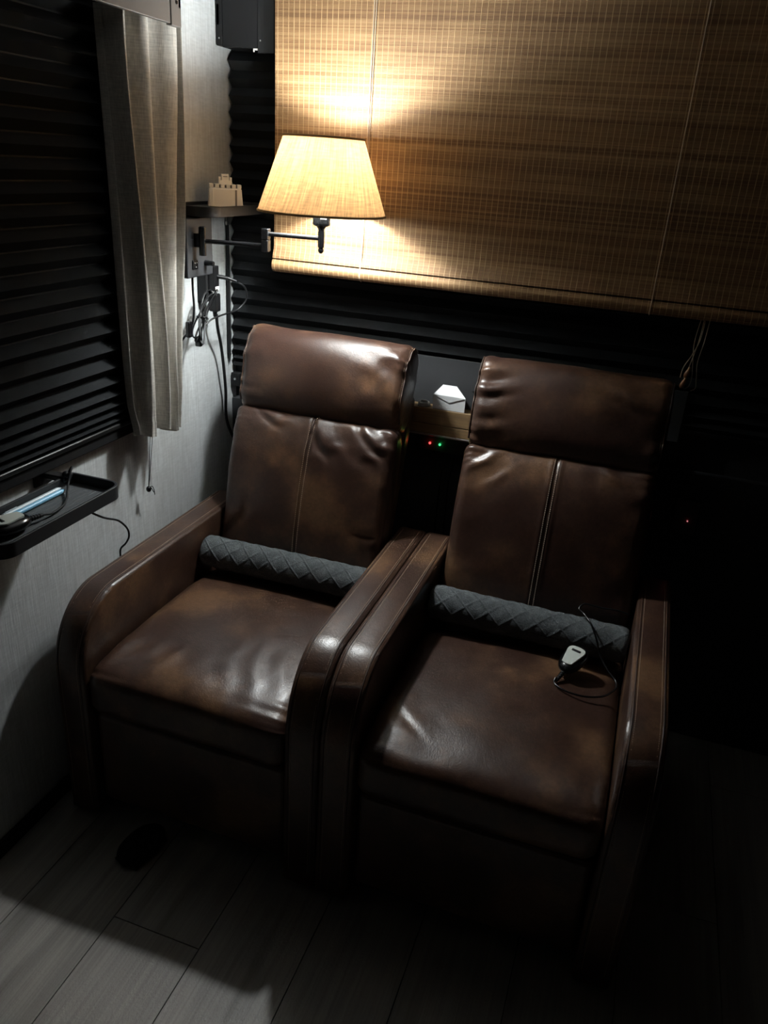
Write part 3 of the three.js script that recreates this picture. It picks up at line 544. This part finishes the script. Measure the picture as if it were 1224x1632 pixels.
// ---------------------------------------------------------------- tray under the left window and what lies in it
{
  const o = thing('wall_tray', 'black rimmed tray standing off the wall under the pleated window shade', 'tray', [0.065, 0.898, 0.905]);
  tray(o, 0.140, 0.372, 0.034, 0.032, 0.0045, 0.008);
  for (let k = 0; k < 7; k++) part(o, 'floor_rib', box(0.028 + k * 0.014, 0.030 + k * 0.014, 0.008, 0.0098, 0.03, 0.345, 0.0005), trayFloor);
  part(o, 'mounting_clip', [box(-0.065, 0.012, 0.022, 0.036, 0.02, 0.045, 0.003), box(-0.065, -0.058, 0.0, 0.033, 0.005, 0.06, 0.002), ball([0.008, 0.038, 0.032], 0.009)], blackPlastic);
}
{
  const mk = (label, x, z, ang, m1, len) => { const o = thing('pen', label, 'pen', [x, 0.9135, z], 'pens in the wall tray'); o.rotation.y = ang; part(o, 'barrel', cyl([0, 0, -len / 2], [0, 0, len / 2], 0.0055, 0.0055, 12), m1); part(o, 'cap', cyl([0, 0, len / 2], [0, 0, len / 2 + 0.035], 0.006, 0.0058, 12), m1); part(o, 'clip', box(-0.0015, 0.0015, 0.006, 0.0075, len / 2 - 0.004, len / 2 + 0.03, 0.0005), m1); part(o, 'tip', cyl([0, 0, -len / 2 - 0.013], [0, 0, -len / 2], 0.001, 0.0052, 12), m1); };
  mk('blue pen lying beside the pale one in the wall tray', 0.0925, 1.045, 0.0, bluePen, 0.13);
  mk('pale grey-blue pen lying against the back rim of the wall tray', 0.0785, 1.04, 0.0, palePen, 0.13);
}
function remote(o, euler) {                    // lozenge body with a pale face plate and one slot button
  const M = new THREE.Matrix4().makeRotationFromEuler(euler).scale(V(1.3, 1.3, 1.3)), put = (p, n, g, m, l) => { g = Array.isArray(g) ? merge(g) : g; g.applyMatrix4(M); return part(p, n, g, m, l); };
  const body = outward(grid(40, 32, (u, v) => { const q = u * 2 - 1, a = v * Math.PI * 2, e = Math.sqrt(Math.max(0, 1 - Math.pow(Math.abs(q), 2.6))); const w = lerp(0.0215, 0.027, (q + 1) / 2); return [Math.cos(a) * w * e, 0.0125 + Math.sin(a) * 0.0125 * Math.pow(e, 0.8), q * -0.036]; }, true, (u, v, p) => [p[0], p[2]]));
  put(o, 'body', body, blackSatin);
  const fp = new THREE.Shape(); fp.moveTo(-0.010, -0.021); fp.quadraticCurveTo(0, -0.0255, 0.010, -0.021); fp.lineTo(0.0172, 0.010); fp.quadraticCurveTo(0.019, 0.020, 0.010, 0.0225); fp.quadraticCurveTo(0, 0.0245, -0.010, 0.0225); fp.quadraticCurveTo(-0.019, 0.020, -0.0172, 0.010); fp.closePath();
  const fg = new THREE.ExtrudeGeometry(fp, { depth: 0.0022, bevelEnabled: true, bevelThickness: 0.0006, bevelSize: 0.0006, bevelSegments: 2 }); fg.rotateX(-Math.PI / 2); fg.translate(0, 0.0225, 0);
  const f = put(o, 'face_plate', metric(fg), greyFace, 'pale grey face plate');
  put(f, 'button', box(-0.0095, 0.0095, 0.0245, 0.0266, -0.0155, -0.0105, 0.0022), blackMatte);
  put(o, 'strain_relief', [cyl([0, 0.010, 0.034], [0, 0.009, 0.060], 0.0045, 0.003, 12), ...[0, 1, 2, 3].map(k => new THREE.TorusGeometry(0.0042 - k * 0.0003, 0.0008, 6, 14).translate(0, 0.010 - k * 0.0002, 0.039 + k * 0.005))], blackMatte);
}
{ // remote on the seat, propped on the bolster
  const o = thing('wired_remote', 'small black wired remote with pale grey face on the leather seat', 'remote', [1.266, 0.5255, 0.585], 'wired remotes');
  remote(o, new THREE.Euler(0.32, -0.42, 0.06, 'YXZ'));
  part(o, 'cord', [
    tube([[-0.034, -0.006, 0.066], [-0.036, -0.0125, 0.078], [-0.012, -0.0135, 0.098], [0.036, -0.0135, 0.105], [0.081, -0.0135, 0.086], [0.101, -0.0125, 0.060], [0.110, -0.012, 0.040]], 0.0024, 70, 8),
    tube([[0.110, -0.012, 0.040], [0.106, -0.008, 0.018], [0.085, 0.0, -0.006], [0.058, 0.021, -0.040], [0.044, 0.054, -0.048], [0.022, 0.083, -0.074], [0.0, 0.090, -0.104], [-0.014, 0.094, -0.118], [-0.004, 0.103, -0.131], [0.04, 0.104, -0.129], [0.08, 0.107, -0.127], [0.108, 0.103, -0.129]], 0.0024, 120, 8)], blackSatin);
}
{
  const o = thing('wired_remote', 'small black wired remote lying in the wall tray beside the pens', 'remote', [0.135, 0.9085, 1.185], 'wired remotes');
  remote(o, new THREE.Euler(0, 2.9, 0));
  part(o, 'cord', [
    tube([[0.018, 0.012, -0.076], [0.02, 0.006, -0.10], [0.012, 0.005, -0.145], [-0.004, 0.005, -0.175], [-0.025, 0.010, -0.205], [-0.043, 0.018, -0.232], [-0.05, 0.036, -0.25], [-0.055, 0.042, -0.262], [-0.066, 0.036, -0.272], [-0.080, 0.004, -0.262], [-0.080, -0.02, -0.245]], 0.0026, 110, 8),
    tube([[-0.080, -0.02, -0.245], [-0.055, -0.026, -0.225], [0.02, -0.024, -0.205], [0.038, -0.028, -0.2], [0.028, -0.06, -0.245], [0.004, -0.09, -0.295], [-0.02, -0.135, -0.372], [-0.035, -0.185, -0.422], [-0.042, -0.21, -0.432], [-0.058, -0.235, -0.438], [-0.082, -0.262, -0.445], [-0.086, -0.30, -0.448]], 0.0026, 110, 8)], blackMatte);
}

// ---------------------------------------------------------------- ledge behind the chairs
{
  const o = thing('wood_ledge', 'pale wooden ledge with a silver edge strip behind the two recliners', 'ledge', [0.002, 0.888, 0.002]);
  part(o, 'top_board', box(0.45, 1.36, 0.038, 0.086, 0, 0.088, 0.002), ledgeWood);
  part(o, 'lower_board', box(0.45, 1.36, 0.006, 0.0368, 0, 0.087, 0.002), ledgeWood);
  part(o, 'back_panel', box(0.45, 1.42, 0.0862, 0.232, 0.034, 0.040, 0.001), darkPanel, 'plain dark grey back panel');
  part(o, 'edge_strip', box(0.45, 1.36, 0, 0.0055, 0, 0.0885, 0.001), steel, 'thin silver edge strip');
  part(o, 'panel', box(0, 2.6, -0.888, -0.001, 0, 0.03, 0.001), darkPanel);
}
{
  const o = thing('carton_box', 'small white folded carton standing on the wooden ledge', 'box', [0.757, 0.9752, 0.0505]);
  const pts = [[-0.043, 0, 0.036], [0.056, 0, 0.036], [-0.043, 0.044, 0.037], [0.056, 0.044, 0.037], [-0.032, 0, -0.005], [0.03, 0, -0.005], [-0.026, 0.066, -0.004], [0.017, 0.066, -0.004]].map(p => V(...p));
  const g = new ConvexGeometry(pts); part(o, 'carton', g, cardWhite);
  const flap = new THREE.Shape(); flap.moveTo(-0.043, 0.0435); flap.lineTo(0.055, 0.0435); flap.lineTo(0.008, 0.024); flap.closePath();
  const fg = new THREE.ExtrudeGeometry(flap, { depth: 0.0008, bevelEnabled: false }); fg.rotateX(0.02); fg.translate(0, 0, 0.0372); part(o, 'flap', metric(fg), cardWhite);
}
{
  const o = thing('black_strap_loop', 'black webbing strap leaning beside the white carton on the ledge', 'strap', [0.845, 0.9755, 0.066]);
  const g = grid(30, 1, (u, v) => { const x = lerp(-0.02, 0.05, u), y = lerp(0.062, 0.005, smooth(u)), z = -0.006 + 0.018 * Math.sin(u * 2.6); return [x + (v - 0.5) * 0.008, y + (v - 0.5) * 0.004, z + (v - 0.5) * 0.006]; }, false);
  part(o, 'strap', g, blackMatte);
  part(o, 'buckle', box(0.04, 0.06, 0, 0.012, -0.012, 0.014, 0.002), blackPlastic);
}
{
  const o = thing('printed_card', 'small white card with grey lines lying on the ledge behind the strap', 'card', [0.85, 0.974, 0.062]);
  const c = part(o, 'card', [box(-0.012, 0.04, 0, 0.045, -0.012, -0.010)], cardWhite); c.rotation.x = -0.2;
  for (let k = 0; k < 4; k++) { const m = part(o, 'printed_line', box(-0.002, 0.036, 0.014 + k * 0.007, 0.0165 + k * 0.007, -0.0099, -0.0094), darkSlot); m.rotation.x = -0.2; }
}
{
  const o = thing('plastic_lid', 'grey round lid lying on the ledge beside the white carton', 'lid', [0.682, 0.974, 0.0675]);
  part(o, 'disc', new THREE.LatheGeometry([[0.0001, 0.012], [0.015, 0.0125], [0.018, 0.010], [0.020, 0.004], [0.020, 0.0], [0.0001, 0.0]].map(p => new THREE.Vector2(...p)), 28), darkSlot);
  part(o, 'knob', ball([0, 0.014, 0], 0.008, 1.4, 0.5, 1), darkSlot);
}
{
  const o = thing('charger_hub', 'black charger hub with red and green lights under the wooden ledge', 'charger', [0.735, 0.83, 0.033]);
  part(o, 'case', box(-0.06, 0.10, 0, 0.05, 0, 0.03, 0.004), blackPlastic);
  const led = (x, c, n, k) => part(o, n, ball([x, 0.026, 0.0305], 0.0042), std({ color: rgb(0.05, 0.05, 0.05), emissive: c, emissiveIntensity: k }), n === 'red_led' ? 'glowing red indicator light' : 'glowing green indicator light');
  led(-0.0245, rgb(1.0, 0.10, 0.10), 'red_led', 1.3); led(0.0075, rgb(0.10, 1.0, 0.40), 'green_led', 0.9);
  for (const [x, c] of [[-0.0245, 0xff2222], [0.0075, 0x22ff77]]) { const l = new THREE.PointLight(c, 0.0006, 0, 2); l.position.set(x, 0.026, 0.037); l.castShadow = true; l.shadow.radius = 0.15; o.add(l); }
  part(o, 'lead', [tube([[0.03, 0.004, 0.02], [0.032, -0.03, 0.03], [0.022, -0.07, 0.03], [0.015, -0.2, 0.02], [0.015, -0.81, 0.02]], 0.0025, 50, 6), tube([[0.05, 0.004, 0.02], [0.055, -0.03, 0.035], [0.048, -0.09, 0.035], [0.045, -0.2, 0.02], [0.045, -0.81, 0.02]], 0.0025, 50, 6)], blackSatin);
}
{
  const o = thing('wall_outlet', 'black outlet plate with a tiny pink light beyond the farther recliner', 'outlet', [1.49, 0.70, 0.033]);
  part(o, 'plate', box(-0.035, 0.035, 0, 0.11, 0, 0.008, 0.003), blackPlastic);
  part(o, 'indicator_led', ball([0.008, 0.044, 0.0085], 0.0022), std({ color: rgb(0.05, 0.05, 0.05), emissive: rgb(1.0, 0.35, 0.38), emissiveIntensity: 0.6 }), 'tiny pink indicator light');
  const l = new THREE.PointLight(0xff6a70, 0.0001, 0, 2); l.position.set(0.008, 0.044, 0.0125); l.castShadow = true; l.shadow.radius = 0.08; o.add(l);
}
{
  const o = thing('slipper', 'small black rounded slipper on the floor before the recliner by the wall', 'slipper', [0.312, 0, 1.085]);
  const g = outward(grid(36, 30, (u, v) => { const q = u * 2 - 1, a = v * Math.PI * 2, e = Math.sqrt(Math.max(0, 1 - Math.pow(Math.abs(q), 2.4))); return [Math.cos(a) * 0.046 * e, Math.max(0.001, 0.018 + Math.sin(a) * 0.022 * Math.pow(e, 0.7)), q * 0.07]; }, true));
  part(o, 'upper', g, blackMatte); part(o, 'sole', box(-0.036, 0.036, 0, 0.008, -0.058, 0.058, 0.004), blackPlastic);
  o.rotation.y = -0.15;
}

renderer.render(scene, camera);
